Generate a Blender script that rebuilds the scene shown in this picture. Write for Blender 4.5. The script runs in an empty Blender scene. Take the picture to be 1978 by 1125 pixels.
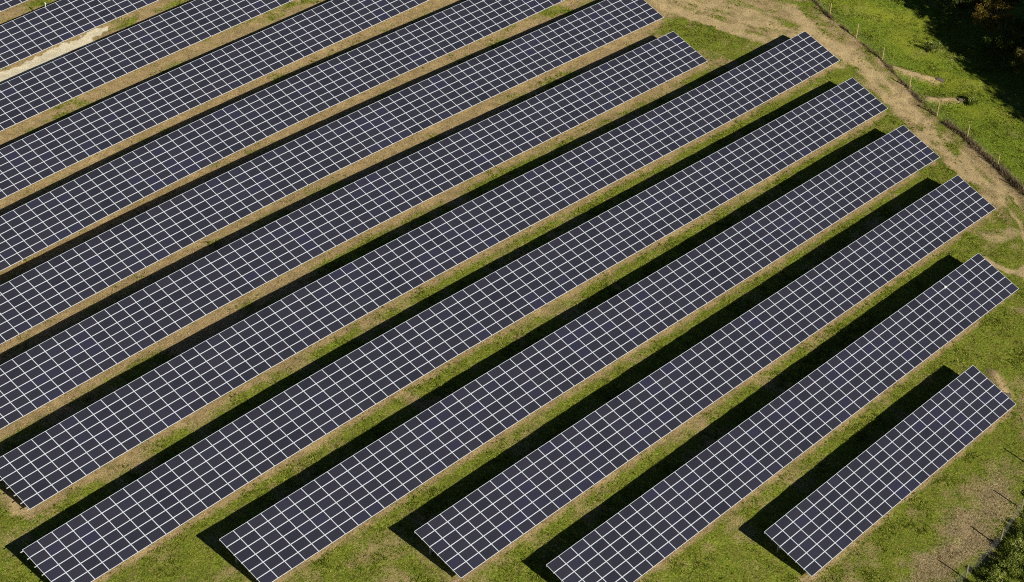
# Solar farm on a gently rolling hillside, seen from the air (Blender 4.5)
import bpy, math, random
import numpy as np
from mathutils import Matrix, Vector

scene = bpy.context.scene
col = scene.collection
rng = np.random.default_rng(7)
random.seed(7)

# ------------------------------------------------------------------ survey of the array rows
# per row: number of module columns, stations along the low edge, stations along the high edge (metres)
ROWS = [
 (66,
  [(-41.89,46.35,2.81),(-33.16,46.81,2.84),(-24.31,47.21,2.87),(-15.37,47.55,2.90),(-6.36,47.83,2.91),(2.71,48.06,2.89),(11.82,48.24,2.87),(20.96,48.38,2.84),(30.10,48.47,2.82),(39.24,48.53,2.79),(48.36,48.54,2.76),(57.46,48.52,2.74),(66.53,48.46,2.71)],
  [(-41.83,51.40,4.69),(-33.13,51.93,4.71),(-24.31,52.38,4.74),(-15.40,52.77,4.77),(-6.41,53.10,4.79),(2.64,53.37,4.77),(11.73,53.59,4.74),(20.84,53.76,4.72),(29.97,53.87,4.69),(39.10,53.95,4.66),(48.21,53.97,4.64),(57.29,53.96,4.61),(66.35,53.91,4.59)]),
 (66,
  [(-40.65,36.73,2.37),(-31.83,37.10,2.36),(-22.90,37.41,2.34),(-13.88,37.67,2.32),(-4.81,37.88,2.30),(4.32,38.04,2.27),(13.47,38.17,2.24),(22.64,38.25,2.22),(31.81,38.30,2.19),(40.96,38.32,2.16),(50.10,38.30,2.14),(59.20,38.25,2.11),(68.26,38.17,2.09)],
  [(-40.57,41.94,4.25),(-31.78,42.37,4.23),(-22.88,42.73,4.21),(-13.89,43.03,4.20),(-4.84,43.28,4.17),(4.26,43.48,4.14),(13.38,43.63,4.12),(22.53,43.74,4.09),(31.68,43.81,4.07),(40.82,43.84,4.04),(49.94,43.83,4.01),(59.02,43.79,3.99),(68.07,43.71,3.96)]),
 (66,
  [(-46.14,26.63,1.84),(-37.32,26.95,1.81),(-28.39,27.22,1.79),(-19.36,27.44,1.77),(-10.27,27.62,1.72),(-1.13,27.76,1.64),(8.04,27.86,1.56),(17.23,27.93,1.50),(26.42,27.97,1.45),(35.61,27.98,1.40),(44.77,27.96,1.34),(53.90,27.92,1.29),(62.99,27.85,1.24)],
  [(-46.06,31.95,3.71),(-37.26,32.32,3.69),(-28.35,32.63,3.67),(-19.34,32.90,3.65),(-10.27,33.11,3.59),(-1.15,33.29,3.51),(8.00,33.42,3.43),(17.17,33.51,3.38),(26.34,33.56,3.32),(35.50,33.58,3.27),(44.64,33.57,3.22),(53.76,33.53,3.16),(62.83,33.46,3.11)]),
 (66,
  [(-50.66,16.37,1.28),(-41.84,16.63,1.28),(-32.90,16.85,1.29),(-23.86,17.03,1.30),(-14.76,17.17,1.24),(-5.60,17.28,1.13),(3.59,17.36,0.99),(12.80,17.42,0.85),(22.01,17.44,0.74),(31.22,17.44,0.67),(40.40,17.42,0.62),(49.56,17.38,0.57),(58.67,17.32,0.51)],
  [(-50.58,21.78,3.15),(-41.77,22.09,3.16),(-32.85,22.35,3.16),(-23.83,22.57,3.17),(-14.73,22.75,3.12),(-5.58,22.89,3.01),(3.59,23.00,2.87),(12.78,23.07,2.72),(21.98,23.11,2.61),(31.16,23.12,2.55),(40.32,23.10,2.50),(49.45,23.06,2.44),(58.54,22.99,2.39)]),
 (66,
  [(-56.74,6.00,1.12),(-47.94,6.21,1.17),(-39.02,6.38,1.22),(-29.99,6.53,1.27),(-20.88,6.64,1.29),(-11.72,6.73,1.25),(-2.52,6.79,1.12),(6.70,6.84,0.91),(15.93,6.86,0.64),(25.14,6.86,0.33),(34.35,6.84,0.03),(43.52,6.81,-0.21),(52.66,6.76,-0.39)],
  [(-56.63,11.48,3.00),(-47.86,11.74,3.05),(-38.96,11.96,3.10),(-29.95,12.14,3.15),(-20.86,12.28,3.17),(-11.70,12.40,3.12),(-2.49,12.48,3.00),(6.73,12.54,2.79),(15.96,12.57,2.51),(25.17,12.58,2.20),(34.36,12.57,1.90),(43.50,12.54,1.67),(52.61,12.48,1.49)]),
 (77,
  [(-71.50,-4.55,1.67),(-62.91,-4.35,1.66),(-54.14,-4.19,1.66),(-45.24,-4.05,1.66),(-36.22,-3.94,1.66),(-27.12,-3.85,1.59),(-17.96,-3.79,1.46),(-8.76,-3.74,1.26),(0.47,-3.71,0.99),(9.70,-3.70,0.67),(18.93,-3.70,0.30),(28.15,-3.71,-0.10),(37.33,-3.74,-0.52),(46.48,-3.78,-0.93),(55.59,-3.82,-1.30)],
  [(-71.39,0.93,3.54),(-62.81,1.18,3.54),(-54.06,1.39,3.54),(-45.17,1.57,3.53),(-36.16,1.72,3.53),(-27.07,1.84,3.47),(-17.91,1.93,3.33),(-8.70,2.00,3.13),(0.53,2.04,2.87),(9.77,2.07,2.54),(19.00,2.07,2.17),(28.21,2.06,1.77),(37.39,2.03,1.35),(46.53,1.99,0.95),(55.63,1.94,0.58)]),
 (77,
  [(-76.00,-14.85,1.68),(-67.43,-14.73,1.70),(-58.68,-14.62,1.72),(-49.78,-14.53,1.73),(-40.77,-14.46,1.74),(-31.67,-14.41,1.67),(-22.51,-14.37,1.51),(-13.30,-14.34,1.26),(-4.07,-14.32,0.92),(5.17,-14.32,0.52),(14.40,-14.32,0.09),(23.62,-14.33,-0.35),(32.81,-14.35,-0.78),(41.97,-14.38,-1.18),(51.08,-14.41,-1.58)],
  [(-75.88,-9.32,3.56),(-67.33,-9.14,3.57),(-58.60,-8.99,3.59),(-49.72,-8.86,3.61),(-40.72,-8.75,3.61),(-31.61,-8.67,3.54),(-22.44,-8.61,3.38),(-13.22,-8.56,3.13),(-3.98,-8.53,2.79),(5.26,-8.52,2.39),(14.49,-8.52,1.96),(23.71,-8.54,1.52),(32.90,-8.56,1.10),(42.05,-8.59,0.69),(51.16,-8.63,0.29)]),
 (77,
  [(-63.22,-25.35,1.69),(-54.35,-25.31,1.78),(-45.35,-25.28,1.79),(-36.25,-25.25,1.72),(-27.09,-25.24,1.56),(-17.88,-25.23,1.31),(-8.65,-25.22,0.97),(0.59,-25.22,0.56),(9.82,-25.23,0.11),(19.04,-25.24,-0.37),(28.23,-25.24,-0.84),(37.39,-25.26,-1.29),(46.50,-25.27,-1.67),(55.56,-25.28,-1.98),(64.56,-25.29,-2.18)],
  [(-63.18,-19.67,3.57),(-54.31,-19.60,3.65),(-45.30,-19.54,3.67),(-36.20,-19.49,3.60),(-27.03,-19.45,3.44),(-17.80,-19.43,3.18),(-8.56,-19.41,2.84),(0.69,-19.41,2.43),(9.93,-19.41,1.98),(19.15,-19.42,1.50),(28.34,-19.44,1.03),(37.49,-19.46,0.58),(46.59,-19.49,0.20),(55.64,-19.51,-0.10),(64.62,-19.54,-0.31)]),
 (77,
  [(-67.71,-35.76,0.94),(-58.87,-35.78,1.04),(-49.90,-35.79,1.13),(-40.82,-35.80,1.15),(-31.67,-35.81,1.06),(-22.47,-35.81,0.87),(-13.24,-35.82,0.58),(-4.00,-35.82,0.20),(5.23,-35.82,-0.22),(14.45,-35.82,-0.68),(23.64,-35.82,-1.13),(32.80,-35.81,-1.56),(41.91,-35.80,-1.97),(50.96,-35.78,-2.36),(59.95,-35.77,-2.77)],
  [(-67.69,-30.07,2.81),(-58.87,-30.05,2.91),(-49.89,-30.04,3.00),(-40.80,-30.02,3.02),(-31.63,-30.01,2.94),(-22.41,-30.01,2.74),(-13.16,-30.00,2.45),(-3.90,-30.00,2.08),(5.34,-30.01,1.65),(14.57,-30.01,1.20),(23.76,-30.02,0.75),(32.92,-30.02,0.31),(42.03,-30.03,-0.09),(51.09,-30.03,-0.48),(60.09,-30.03,-0.89)]),
 (66,
  [(-54.71,-46.54,0.71),(-45.67,-46.58,0.62),(-36.54,-46.62,0.55),(-27.35,-46.64,0.43),(-18.13,-46.65,0.20),(-8.90,-46.66,-0.12),(0.33,-46.65,-0.49),(9.55,-46.64,-0.89),(18.74,-46.62,-1.28),(27.89,-46.59,-1.62),(36.99,-46.55,-1.95),(46.04,-46.51,-2.31),(55.02,-46.46,-2.84)],
  [(-54.69,-40.79,2.58),(-45.66,-40.81,2.49),(-36.52,-40.83,2.43),(-27.31,-40.84,2.30),(-18.07,-40.85,2.07),(-8.81,-40.85,1.76),(0.43,-40.85,1.38),(9.65,-40.85,0.98),(18.84,-40.84,0.60),(28.00,-40.82,0.25),(37.11,-40.81,-0.07),(46.19,-40.78,-0.44),(55.23,-40.75,-0.97)]),
 (55,
  [(-41.39,-57.47,0.14),(-32.23,-57.51,0.05),(-23.03,-57.53,-0.09),(-13.81,-57.54,-0.32),(-4.59,-57.53,-0.60),(4.61,-57.50,-0.93),(13.79,-57.46,-1.26),(22.93,-57.41,-1.59),(32.02,-57.35,-1.91),(41.06,-57.27,-2.27),(50.02,-57.18,-2.76)],
  [(-41.41,-51.71,2.02),(-32.23,-51.74,1.93),(-23.00,-51.76,1.78),(-13.76,-51.77,1.56),(-4.52,-51.76,1.27),(4.70,-51.75,0.95),(13.89,-51.72,0.61),(23.05,-51.69,0.29),(32.15,-51.64,-0.04),(41.21,-51.59,-0.40),(50.23,-51.52,-0.89)]),
 (44,
  [(-35.65,-68.05,-0.69),(-26.48,-68.08,-0.80),(-17.29,-68.08,-0.92),(-8.09,-68.06,-1.09),(1.10,-68.02,-1.30),(10.26,-67.96,-1.54),(19.37,-67.89,-1.81),(28.44,-67.79,-2.11),(37.45,-67.68,-2.46)],
  [(-35.68,-62.34,1.18),(-26.49,-62.36,1.08),(-17.27,-62.37,0.95),(-8.05,-62.36,0.78),(1.16,-62.33,0.58),(10.34,-62.28,0.33),(19.48,-62.22,0.06),(28.57,-62.15,-0.24),(37.61,-62.06,-0.59)]),
 (22,
  [(-17.16,-78.48,-1.82),(-8.00,-78.44,-1.86),(1.14,-78.38,-1.97),(10.26,-78.29,-2.16),(19.33,-78.17,-2.43)],
  [(-17.20,-72.85,0.06),(-8.00,-72.82,0.02),(1.18,-72.77,-0.09),(10.34,-72.69,-0.28),(19.44,-72.60,-0.56)]),
]

CLEAR = 0.80            # height of the low edge above the ground
CAM_LOC = Vector((-150.0, -150.0, 133.0))
CAM_ROT = Matrix(((0.662327, 0.404943, -0.630352), (-0.747208, 0.418571, -0.516216), (0.054809, 0.812908, 0.579807)))
FOCAL = 77.196
SUN_AZ, SUN_EL = math.radians(-98.46), math.radians(31.3)

# ------------------------------------------------------------------ small helpers
def tag(o, label=None, cat=None, group=None, kind=None):
    if label: o['label'] = label
    if cat: o['category'] = cat
    if group: o['group'] = group
    if kind: o['kind'] = kind
    return o

def empty(name, loc):
    o = bpy.data.objects.new(name, None)
    o.location = loc
    o.empty_display_size = 0.5
    col.objects.link(o)
    return o

def mesh_from(name, V, F, mats=(), smooth=False, matidx=None):
    me = bpy.data.meshes.new(name)
    V = np.asarray(V, np.float32).reshape(-1, 3)
    F = np.asarray(F, np.int32)
    n = F.shape[1]
    me.vertices.add(len(V)); me.vertices.foreach_set('co', V.ravel())
    me.loops.add(F.size); me.loops.foreach_set('vertex_index', F.ravel())
    me.polygons.add(len(F))
    me.polygons.foreach_set('loop_start', np.arange(0, F.size, n, dtype=np.int32))
    me.polygons.foreach_set('loop_total', np.full(len(F), n, np.int32))
    for m in mats: me.materials.append(m)
    if matidx is not None: me.polygons.foreach_set('material_index', np.asarray(matidx, np.int32))
    me.polygons.foreach_set('use_smooth', np.full(len(F), bool(smooth)))
    me.update(calc_edges=True)
    me.validate()
    return me

def obj(name, me, parent=None, loc=None):
    o = bpy.data.objects.new(name, me)
    if loc is not None: o.location = loc
    col.objects.link(o)
    if parent is not None: o.parent = parent
    return o

BOXF = np.array([(0, 1, 3, 2), (4, 6, 7, 5), (0, 4, 5, 1), (2, 3, 7, 6), (0, 2, 6, 4), (1, 5, 7, 3)])
def bar(a, b, w, h=None, up=(0, 0, 1)):
    """box beam from a to b, returns verts, faces"""
    h = h or w
    a = np.array(a, float); b = np.array(b, float)
    d = b - a; L = np.linalg.norm(d); d /= L
    up = np.array(up, float)
    s = np.cross(d, up)
    if np.linalg.norm(s) < 1e-3: s = np.cross(d, (1, 0, 0))
    s /= np.linalg.norm(s); t = np.cross(s, d)
    V = []
    for i in (0, 1):
        for j in (-.5, .5):
            for k in (-.5, .5):
                V.append((a if i == 0 else b) + s * w * j + t * h * k)
    return np.array(V), BOXF.copy()

def tube(pts, rad, n=6):
    pts = [np.array(p, float) for p in pts]
    V = []; F = []
    for i, p in enumerate(pts):
        d = (pts[min(i + 1, len(pts) - 1)] - pts[max(i - 1, 0)]); d /= np.linalg.norm(d)
        s = np.cross(d, (0.31, 0.17, 1.0) if abs(d[2]) < .9 else (1, 0.1, 0)); s /= np.linalg.norm(s); t = np.cross(s, d)
        for j in range(n):
            a = 2 * math.pi * j / n
            V.append(p + rad[i] * (math.cos(a) * s + math.sin(a) * t))
        if i:
            for j in range(n):
                F.append(((i - 1) * n + j, (i - 1) * n + (j + 1) % n, i * n + (j + 1) % n, i * n + j))
    # caps as quads to the centre
    for base, flip in ((0, 1), ((len(pts) - 1) * n, 0)):
        for j in range(0, n, 2):
            c = len(V)
            q = (base + j, base + (j + 1) % n, base + (j + 2) % n)
            V.append(pts[0] if base == 0 else pts[-1])
            F.append((q[0], q[1], q[2], c))
    return np.array(V), np.array(F)

class Bag:
    def __init__(s): s.V = []; s.F = []; s.n = 0
    def add(s, vf):
        V, F = vf; s.V.append(np.asarray(V)); s.F.append(np.asarray(F) + s.n); s.n += len(V)
    def mesh(s, name, mats, smooth=False):
        return mesh_from(name, np.vstack(s.V), np.vstack(s.F), mats, smooth)

# ------------------------------------------------------------------ node helpers
def new_mat(name):
    m = bpy.data.materials.new(name); m.use_nodes = True
    nt = m.node_tree; nt.nodes.clear()
    out = nt.nodes.new('ShaderNodeOutputMaterial')
    b = nt.nodes.new('ShaderNodeBsdfPrincipled')
    nt.links.new(b.outputs[0], out.inputs[0])
    return m, nt, b

class NB:
    def __init__(s, nt): s.nt = nt; s.L = nt.links.new
    def n(s, t, **k):
        x = s.nt.nodes.new(t)
        for a, v in k.items(): setattr(x, a, v)
        return x
    def put(s, sock, v):
        if hasattr(v, 'is_output') or isinstance(v, bpy.types.NodeSocket): s.L(v, sock)
        else: sock.default_value = v
    def math(s, op, a, b=0.0, c=0.0, clamp=False):
        x = s.n('ShaderNodeMath', operation=op, use_clamp=clamp)
        s.put(x.inputs[0], a); s.put(x.inputs[1], b)
        if op in ('MULTIPLY_ADD', 'SMOOTH_MIN', 'COMPARE'): s.put(x.inputs[2], c)
        return x.outputs[0]
    def mix(s, f, a, b, blend='MIX'):
        x = s.n('ShaderNodeMix', data_type='RGBA', blend_type=blend)
        s.put(x.inputs[0], f); s.put(x.inputs[6], a); s.put(x.inputs[7], b)
        return x.outputs[2]
    def noise(s, vec, scale, detail=3, rough=.6, dist=0.0):
        x = s.n('ShaderNodeTexNoise')
        s.L(vec, x.inputs['Vector']); x.inputs['Scale'].default_value = scale
        x.inputs['Detail'].default_value = detail; x.inputs['Roughness'].default_value = rough
        x.inputs['Distortion'].default_value = dist
        return x.outputs['Fac']
    def ramp(s, f, stops):
        x = s.n('ShaderNodeValToRGB')
        s.L(f, x.inputs[0]); r = x.color_ramp
        while len(r.elements) > 1: r.elements.remove(r.elements[-1])
        for i, (p, c) in enumerate(stops):
            e = r.elements[0] if i == 0 else r.elements.new(p)
            e.position = p; e.color = (*c, 1) if len(c) == 3 else c
        return x.outputs[0]
    def attr(s, name, typ='GEOMETRY'):
        x = s.n('ShaderNodeAttribute', attribute_name=name, attribute_type=typ)
        return x
    def sep(s, c):
        x = s.n('ShaderNodeSeparateColor'); s.L(c, x.inputs[0]); return x.outputs
    def maprange(s, v, a, b, c=0., d=1.):
        x = s.n('ShaderNodeMapRange'); s.L(v, x.inputs[0])
        x.inputs[1].default_value = a; x.inputs[2].default_value = b; x.inputs[3].default_value = c; x.inputs[4].default_value = d
        return x.outputs[0]

# ------------------------------------------------------------------ world, sun, camera
w = bpy.data.worlds.new("World"); scene.world = w; w.use_nodes = True
nt = w.node_tree; bg = nt.nodes['Background']
sky = nt.nodes.new('ShaderNodeTexSky'); sky.sky_type = 'NISHITA'; sky.sun_disc = False
sky.sun_elevation = SUN_EL; sky.sun_rotation = math.pi / 2 - SUN_AZ
sky.air_density = 0.35; sky.dust_density = 0.0; sky.ozone_density = 1.0
nt.links.new(sky.outputs[0], bg.inputs[0]); bg.inputs[1].default_value = SKY_STRENGTH = 0.05

sd = bpy.data.lights.new('sun', 'SUN'); sd.energy = 5.0; sd.angle = math.radians(0.5); sd.color = (1.0, 0.93, 0.82)
so = bpy.data.objects.new('sun', sd); col.objects.link(so)
sv = Vector((math.cos(SUN_EL) * math.cos(SUN_AZ), math.cos(SUN_EL) * math.sin(SUN_AZ), math.sin(SUN_EL)))
so.rotation_euler = sv.to_track_quat('Z', 'Y').to_euler(); so.location = sv * 300

cd = bpy.data.cameras.new('camera'); cam = bpy.data.objects.new('camera', cd); col.objects.link(cam)
cd.sensor_width = 36; cd.lens = FOCAL; cd.clip_start = 1; cd.clip_end = 3000
cam.matrix_world = Matrix.Translation(CAM_LOC) @ CAM_ROT.to_4x4()
scene.camera = cam
scene.view_settings.view_transform = 'Standard'; scene.view_settings.look = 'None'
scene.view_settings.exposure = 0; scene.view_settings.gamma = 1
scene.cycles.use_denoising = False
scene.cycles.filter_width = 1.05
scene.cycles.max_bounces = 6

CR = np.array(CAM_ROT); CL = np.array(CAM_LOC)
def view(P):
    """pixel position in a 1978 wide frame, only used to rank modules by size and to thin hidden clutter"""
    d = np.asarray(P) - CL
    q = -(d @ CR[:, 2]); F = FOCAL / 36 * 1978
    return np.stack([989 + F * (d @ CR[:, 0]) / q, 562.5 - F * (d @ CR[:, 1]) / q], -1)

# ------------------------------------------------------------------ terrain
ROWB = [np.array(r[1]) for r in ROWS]; ROWT = [np.array(r[2]) for r in ROWS]
def smooth_noise(x, y, seed, cell):
    g = np.random.default_rng(seed).random((256, 256))
    u = x / cell + 71.3; v = y / cell + 37.9
    i = np.floor(u).astype(int); j = np.floor(v).astype(int)
    fu = u - i; fv = v - j; fu = fu * fu * (3 - 2 * fu); fv = fv * fv * (3 - 2 * fv)
    a = g[i % 256, j % 256]; b = g[(i + 1) % 256, j % 256]; c = g[i % 256, (j + 1) % 256]; d = g[(i + 1) % 256, (j + 1) % 256]
    return (a * (1 - fu) + b * fu) * (1 - fv) + (c * (1 - fu) + d * fu) * fv

def base_h(x, y):
    x = np.asarray(x, float); y = np.asarray(y, float)
    zs = np.stack([np.interp(x, B[:, 0], B[:, 2]) for B in ROWB[::-1]])
    ys = np.stack([np.interp(x, B[:, 0], B[:, 1]) for B in ROWB[::-1]])
    out = np.where(y <= ys[0], zs[0], zs[-1])
    for k in range(len(zs) - 1):
        m = (y > ys[k]) & (y <= ys[k + 1])
        t = (y - ys[k]) / np.maximum(ys[k + 1] - ys[k], 1e-6)
        out = np.where(m, zs[k] * (1 - t) + zs[k + 1] * t, out)
    return out - CLEAR

# fence lines (post positions, metres)
FENCE_E = [(81.6, -1.2), (78.9, -6.7), (76.2, -12.1), (73.5, -17.5), (71.8, -22.9), (69.9, -28.3), (66.8, -34.5), (63.8, -40.5), (62.1, -45.9), (59.1, -52.0), (56.6, -57.0), (53.6, -62.4), (50.4, -67.6)]
FENCE_S = [(-30.9, -88.9), (-24.8, -88.8), (-18.7, -88.6), (-12.6, -88.5), (-6.5, -88.3), (-0.3, -88.1), (6.0, -86.8), (12.4, -84.2), (18.6, -83.0), (24.7, -81.6), (30.6, -79.6), (36.2, -77.2), (41.4, -74.2), (46.2, -70.9), (50.4, -67.6)]

def poly_dist(x, y, pts):
    """distance to polyline and signed side (positive = right of travel)"""
    best = np.full(np.shape(x), 1e9); side = np.zeros(np.shape(x))
    for (ax, ay), (bx, by) in zip(pts[:-1], pts[1:]):
        dx, dy = bx - ax, by - ay; L2 = dx * dx + dy * dy
        t = np.clip(((x - ax) * dx + (y - ay) * dy) / L2, 0, 1)
        d = np.hypot(x - ax - t * dx, y - ay - t * dy)
        s = np.sign((x - ax) * dy - (y - ay) * dx)
        m = d < best
        best = np.where(m, d, best); side = np.where(m, s, side)
    return best, side

def ss(x, a, b):
    t = np.clip((x - a) / (b - a), 0, 1); return t * t * (3 - 2 * t)

MOUNDS = [((69.4, -30.6), (71.3, -35.6), 0.6, .45), ((66.6, -37.6), (69.2, -40.2), .6, .35), ((22.6, -73.6), (20.7, -76.2), .6, .35)]
def height(x, y):
    x = np.asarray(x, float); y = np.asarray(y, float)
    h = base_h(x, y)
    for a, b, r, hh in MOUNDS:
        d, _ = poly_dist(x, y, [a, b]); h = h + hh * np.exp(-(d / r) ** 2)
    # low bank along the east fence
    d, s = poly_dist(x, y, FENCE_E)
    h = h + .25 * np.exp(-((d - .3) / .8) ** 2)
    h = h + (smooth_noise(x, y, 3, 1.3) - .5) * .12 + (smooth_noise(x, y, 4, .55) - .5) * .07
    return h
def h1(x, y): return float(height(np.array([x]), np.array([y]))[0])

# zones: patches (x, y, rx, ry, rot_deg, amount) in metres
BARE = [(60.3, -8, 1.0, 9.5, -10, 1.0), (61.8, -14, .8, 3, -15, .7), (66, -12, 2.5, 9, 5, .55), (64, -4, 4, 5, 0, .5), (69, -20, 1.3, 9, 14, .75), (67.2, -25.5, 1.1, 7, 12, .7),
        (63.8, -35.1, 2.4, .5, 20, 1.0), (63, -33.5, 1.5, 1.5, 0, .5), (62, -37.5, 1.2, 4, 28, .7), (59.6, -42.5, .9, 5, 28, .75), (56.4, -48.5, .9, 5, 28, .65), (54, -54, 1.0, 4, 25, .6),
        (46.3, -60, 3.5, 1.4, 30, .6), (41.2, -64.0, .7, 3.2, -11, 1.2), (21.7, -74.9, .2, .2, 35, .1),
        (-62.9, -23, 1.0, 4, 0, .6), (49, -57, 2, 2, 0, .4), (64.7, -25.8, 1.5, .8, 0, .6), (60.3, -36.3, 1.4, .7, 0, .5), (16, -84, 5, .9, 5, .5)]
GREEN = [(-3.3, 47.6, 3, .9, 0, .9), (2, 38.0, 4.5, .8, 0, .55), (9, 37.6, 4, .7, 0, .4), (-16, 28.3, 3, .6, 0, .6), (9, 29.2, 4, .7, 0, .5), (17.5, 28.4, 5, 1.0, 0, .9), (23, 27.4, 3, 1.0, 0, .8), (45.5, 6.9, 2.2, 1.3, 0, .9), (40, 7.6, 3, .7, 0, .5), (47, 1.5, 4, .8, 0, .6), (27, 15.3, 5, .6, 0, .35), (-40, 4, 4, .5, 0, .4), (33, 9.6, 6, .5, 0, .35), (2, 17.2, 5, .5, 0, .3), (55.6, -9.5, 1.6, 6, 0, .9), (57.2, -4.8, 1.5, 1.2, 0, .8), (72.5, -14.0, 1.0, 4, 15, .9), (57.5, -33.2, 3.5, 1.1, 10, .5), (52.2, -46, 2.0, 1.0, 0, .6), (42.0, -58.7, 1.8, 1.1, 0, .9),
         (30.5, -71, 4, 3, -30, .8), (36, -67, 3, 2.5, -30, .5), (-11, -82.8, 1.2, 1.2, 0, .9), (-5, -76, 6, 2.0, 5, .5), (-25, -72, 8, 3, 0, .5), (65.4, -28.5, 1, 2, 20, .4), (-60, -29.5, 7, 2, 0, .5), (13, -79.8, 6, 1.0, 10, .6)]
DEAD = [(-4, -85.5, 8, 2.0, -3, 1.15), (5.5, -84.4, 4.5, 1.9, -12, 1.0), (-14, -85.5, 5, 1.8, 0, .7), (8, -82.6, 4, .8, -10, .4)]
SUNNY = [(80.5, -22, 2.2, 6, -20, 1.0), (77, -28, 2.2, 4, 10, .9), (73.2, -38, 1.4, 5, -25, .8), (76, -31, 1.5, 2, 0, .7), (70, -45, 1.6, 4, -20, .7), (78, -17, 2, 5, -25, .5)]  # sunlit ridge near the shadow edge, painted as brighter yellow-green meadow
def blobs(x, y, L):
    out = np.zeros(np.shape(x))
    wx = x + (smooth_noise(x, y, 11, 2.2) - .5) * 2.4 + (smooth_noise(x, y, 12, .8) - .5) * .9
    wy = y + (smooth_noise(x, y, 13, 2.2) - .5) * 2.4 + (smooth_noise(x, y, 14, .8) - .5) * .9
    for bx, by, rx, ry, rot, a in L:
        c, s = math.cos(math.radians(-rot)), math.sin(math.radians(-rot))
        u = (wx - bx) * c + (wy - by) * s; v = -(wx - bx) * s + (wy - by) * c
        out = np.maximum(out, a * np.exp(-((u / rx) ** 2 + (v / ry) ** 2) ** 1.5 * .9))
    return out

TRACK = [(60.5, 6), (62.5, -3), (65.5, -12), (68.2, -19.5), (67.3, -27), (63.3, -36), (59.2, -45), (55.5, -54), (51, -61), (45.5, -65.5)]
GRAVEL = [(-21.5, 35.9), (-17.0, 36.6), (-10.8, 37.0), (-5.6, 37.3), (-1.0, 38.4)]
def zones(x, y):
    """dry, bare, pale, meadow, dead weights"""
    zs = [np.interp(x, B[:, 0], B[:, 1], left=np.nan, right=np.nan) for B in ROWB]
    below = np.full(np.shape(x), 99.); under = np.zeros(np.shape(x), bool)
    for B, T in zip(ROWB, ROWT):
        yb = np.interp(x, B[:, 0], B[:, 1]); yt = np.interp(x, T[:, 0], T[:, 1])
        inx = (x > B[0, 0] - .4) & (x < B[-1, 0] + .4)
        d = yb - y
        below = np.where(inx & (d > -1.8) & (d < below), d, below)
        under |= inx & (y > yb + 1.1) & (y < yt + .2)
    n1 = smooth_noise(x, y, 21, 5.); n2 = smooth_noise(x, y, 22, 1.7); n3 = smooth_noise(x, y, 23, .7)
    far = ss(y + (n1 - .5) * 8 - .10 * (x + 5), -34, 2)       # dry straw towards the upper rows
    dry = .20 + .60 * far + (n2 - .5) * .65 + (n1 - .5) * .6 + (n3 - .5) * .25 - .30 * far * ss(below, 1.0, 3.2)
    lane = np.exp(-((below + .45) / (.62 + .85 * far)) ** 2) * (below < 90)
    dry = np.maximum(dry, lane * (.92 + (n3 - .5) * .7))
    dry = dry - .8 * blobs(x, y, GREEN)
    dE, sE = poly_dist(x, y, FENCE_E); dS, sS = poly_dist(x, y, FENCE_S)
    out_e = (sE < 0) & (dE < 400) & (dE <= dS + 2)
    # service track strip between row ends and the fence
    ends = np.interp(y, [-80, -67.7, -57.2, -46.5, -35.8, -25.3, -14.4, -3.8, 6], [22, 37.4, 50, 55, 60, 64.6, 51.1 + 9, 55.6 + 2, 58])
    strip = ss(x - ends, -.5, 1.5) * ss(y, -64, -56) * (sE > 0)
    dry = np.maximum(dry, strip * (.66 + (n2 - .5) * .8 + (n3 - .5) * .4 + (n1 - .5) * .4) - .5 * blobs(x, y, GREEN))
    bare = blobs(x, y, BARE) + strip * np.clip((n2 - .5) * 1.4, 0, 1) * .5
    bare = np.maximum(bare, .6 * lane * (n2 > .45) * (n3))
    dT, _ = poly_dist(x + (n2 - .5) * .5, y, TRACK)
    lng = smooth_noise(y * 1.0 + 300, (dT * np.sign(x - np.interp(y, [p[1] for p in TRACK[::-1]], [p[0] for p in TRACK[::-1]]))) * 5.0, 51, 3.2)
    dry = dry + strip * (lng - .5) * .7; bare = bare + strip * np.clip(lng - .50, 0, 1) * 1.1
    rut = np.exp(-((dT - .85) / .32) ** 2)
    bare = np.maximum(bare, rut * (.35 + .75 * n2) * (x > ends - 1)); dry = dry - .35 * strip * np.exp(-(dT / .35) ** 2) * n2 * 1.5
    meadow = np.where(sE < 0, ss(dE + (n3 - .5) * .6, -.1, .7), 0.) * (y > -70)
    bare = bare * (1 - .9 * meadow)
    dry = dry * (1 - meadow) + meadow * (.12 + (n1 - .5) * .3 + (n2 - .5) * .4)
    for a_, b2, r_, h_ in MOUNDS:
        d_, _ = poly_dist(x + (n3 - .5) * .5, y + (n2 - .5) * .6, [a_, b2])
        bare = np.maximum(bare, .72 * np.exp(-(d_ / (r_ * .85)) ** 3)); dry = np.maximum(dry, .8 * np.exp(-(d_ / (r_ * 1.7)) ** 2))
    dead = blobs(x, y, DEAD) * (sS < 0)
    dG, _ = poly_dist(x, y, GRAVEL)
    wG = 1.75 * (1 - .80 * ss(x, -9, 0))
    pale = 1 - ss(dG + (n3 - .5) * 1.0 + (n2 - .5) * .8, wG * .35, wG)
    pale = np.where(wG > .05, pale, 0) * (dG < 3)
    return np.clip(dry, 0, 1), np.clip(bare, 0, 1), np.clip(pale, 0, 1), meadow, np.clip(dead, 0, 1), under, sE, dE, sS, dS

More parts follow.
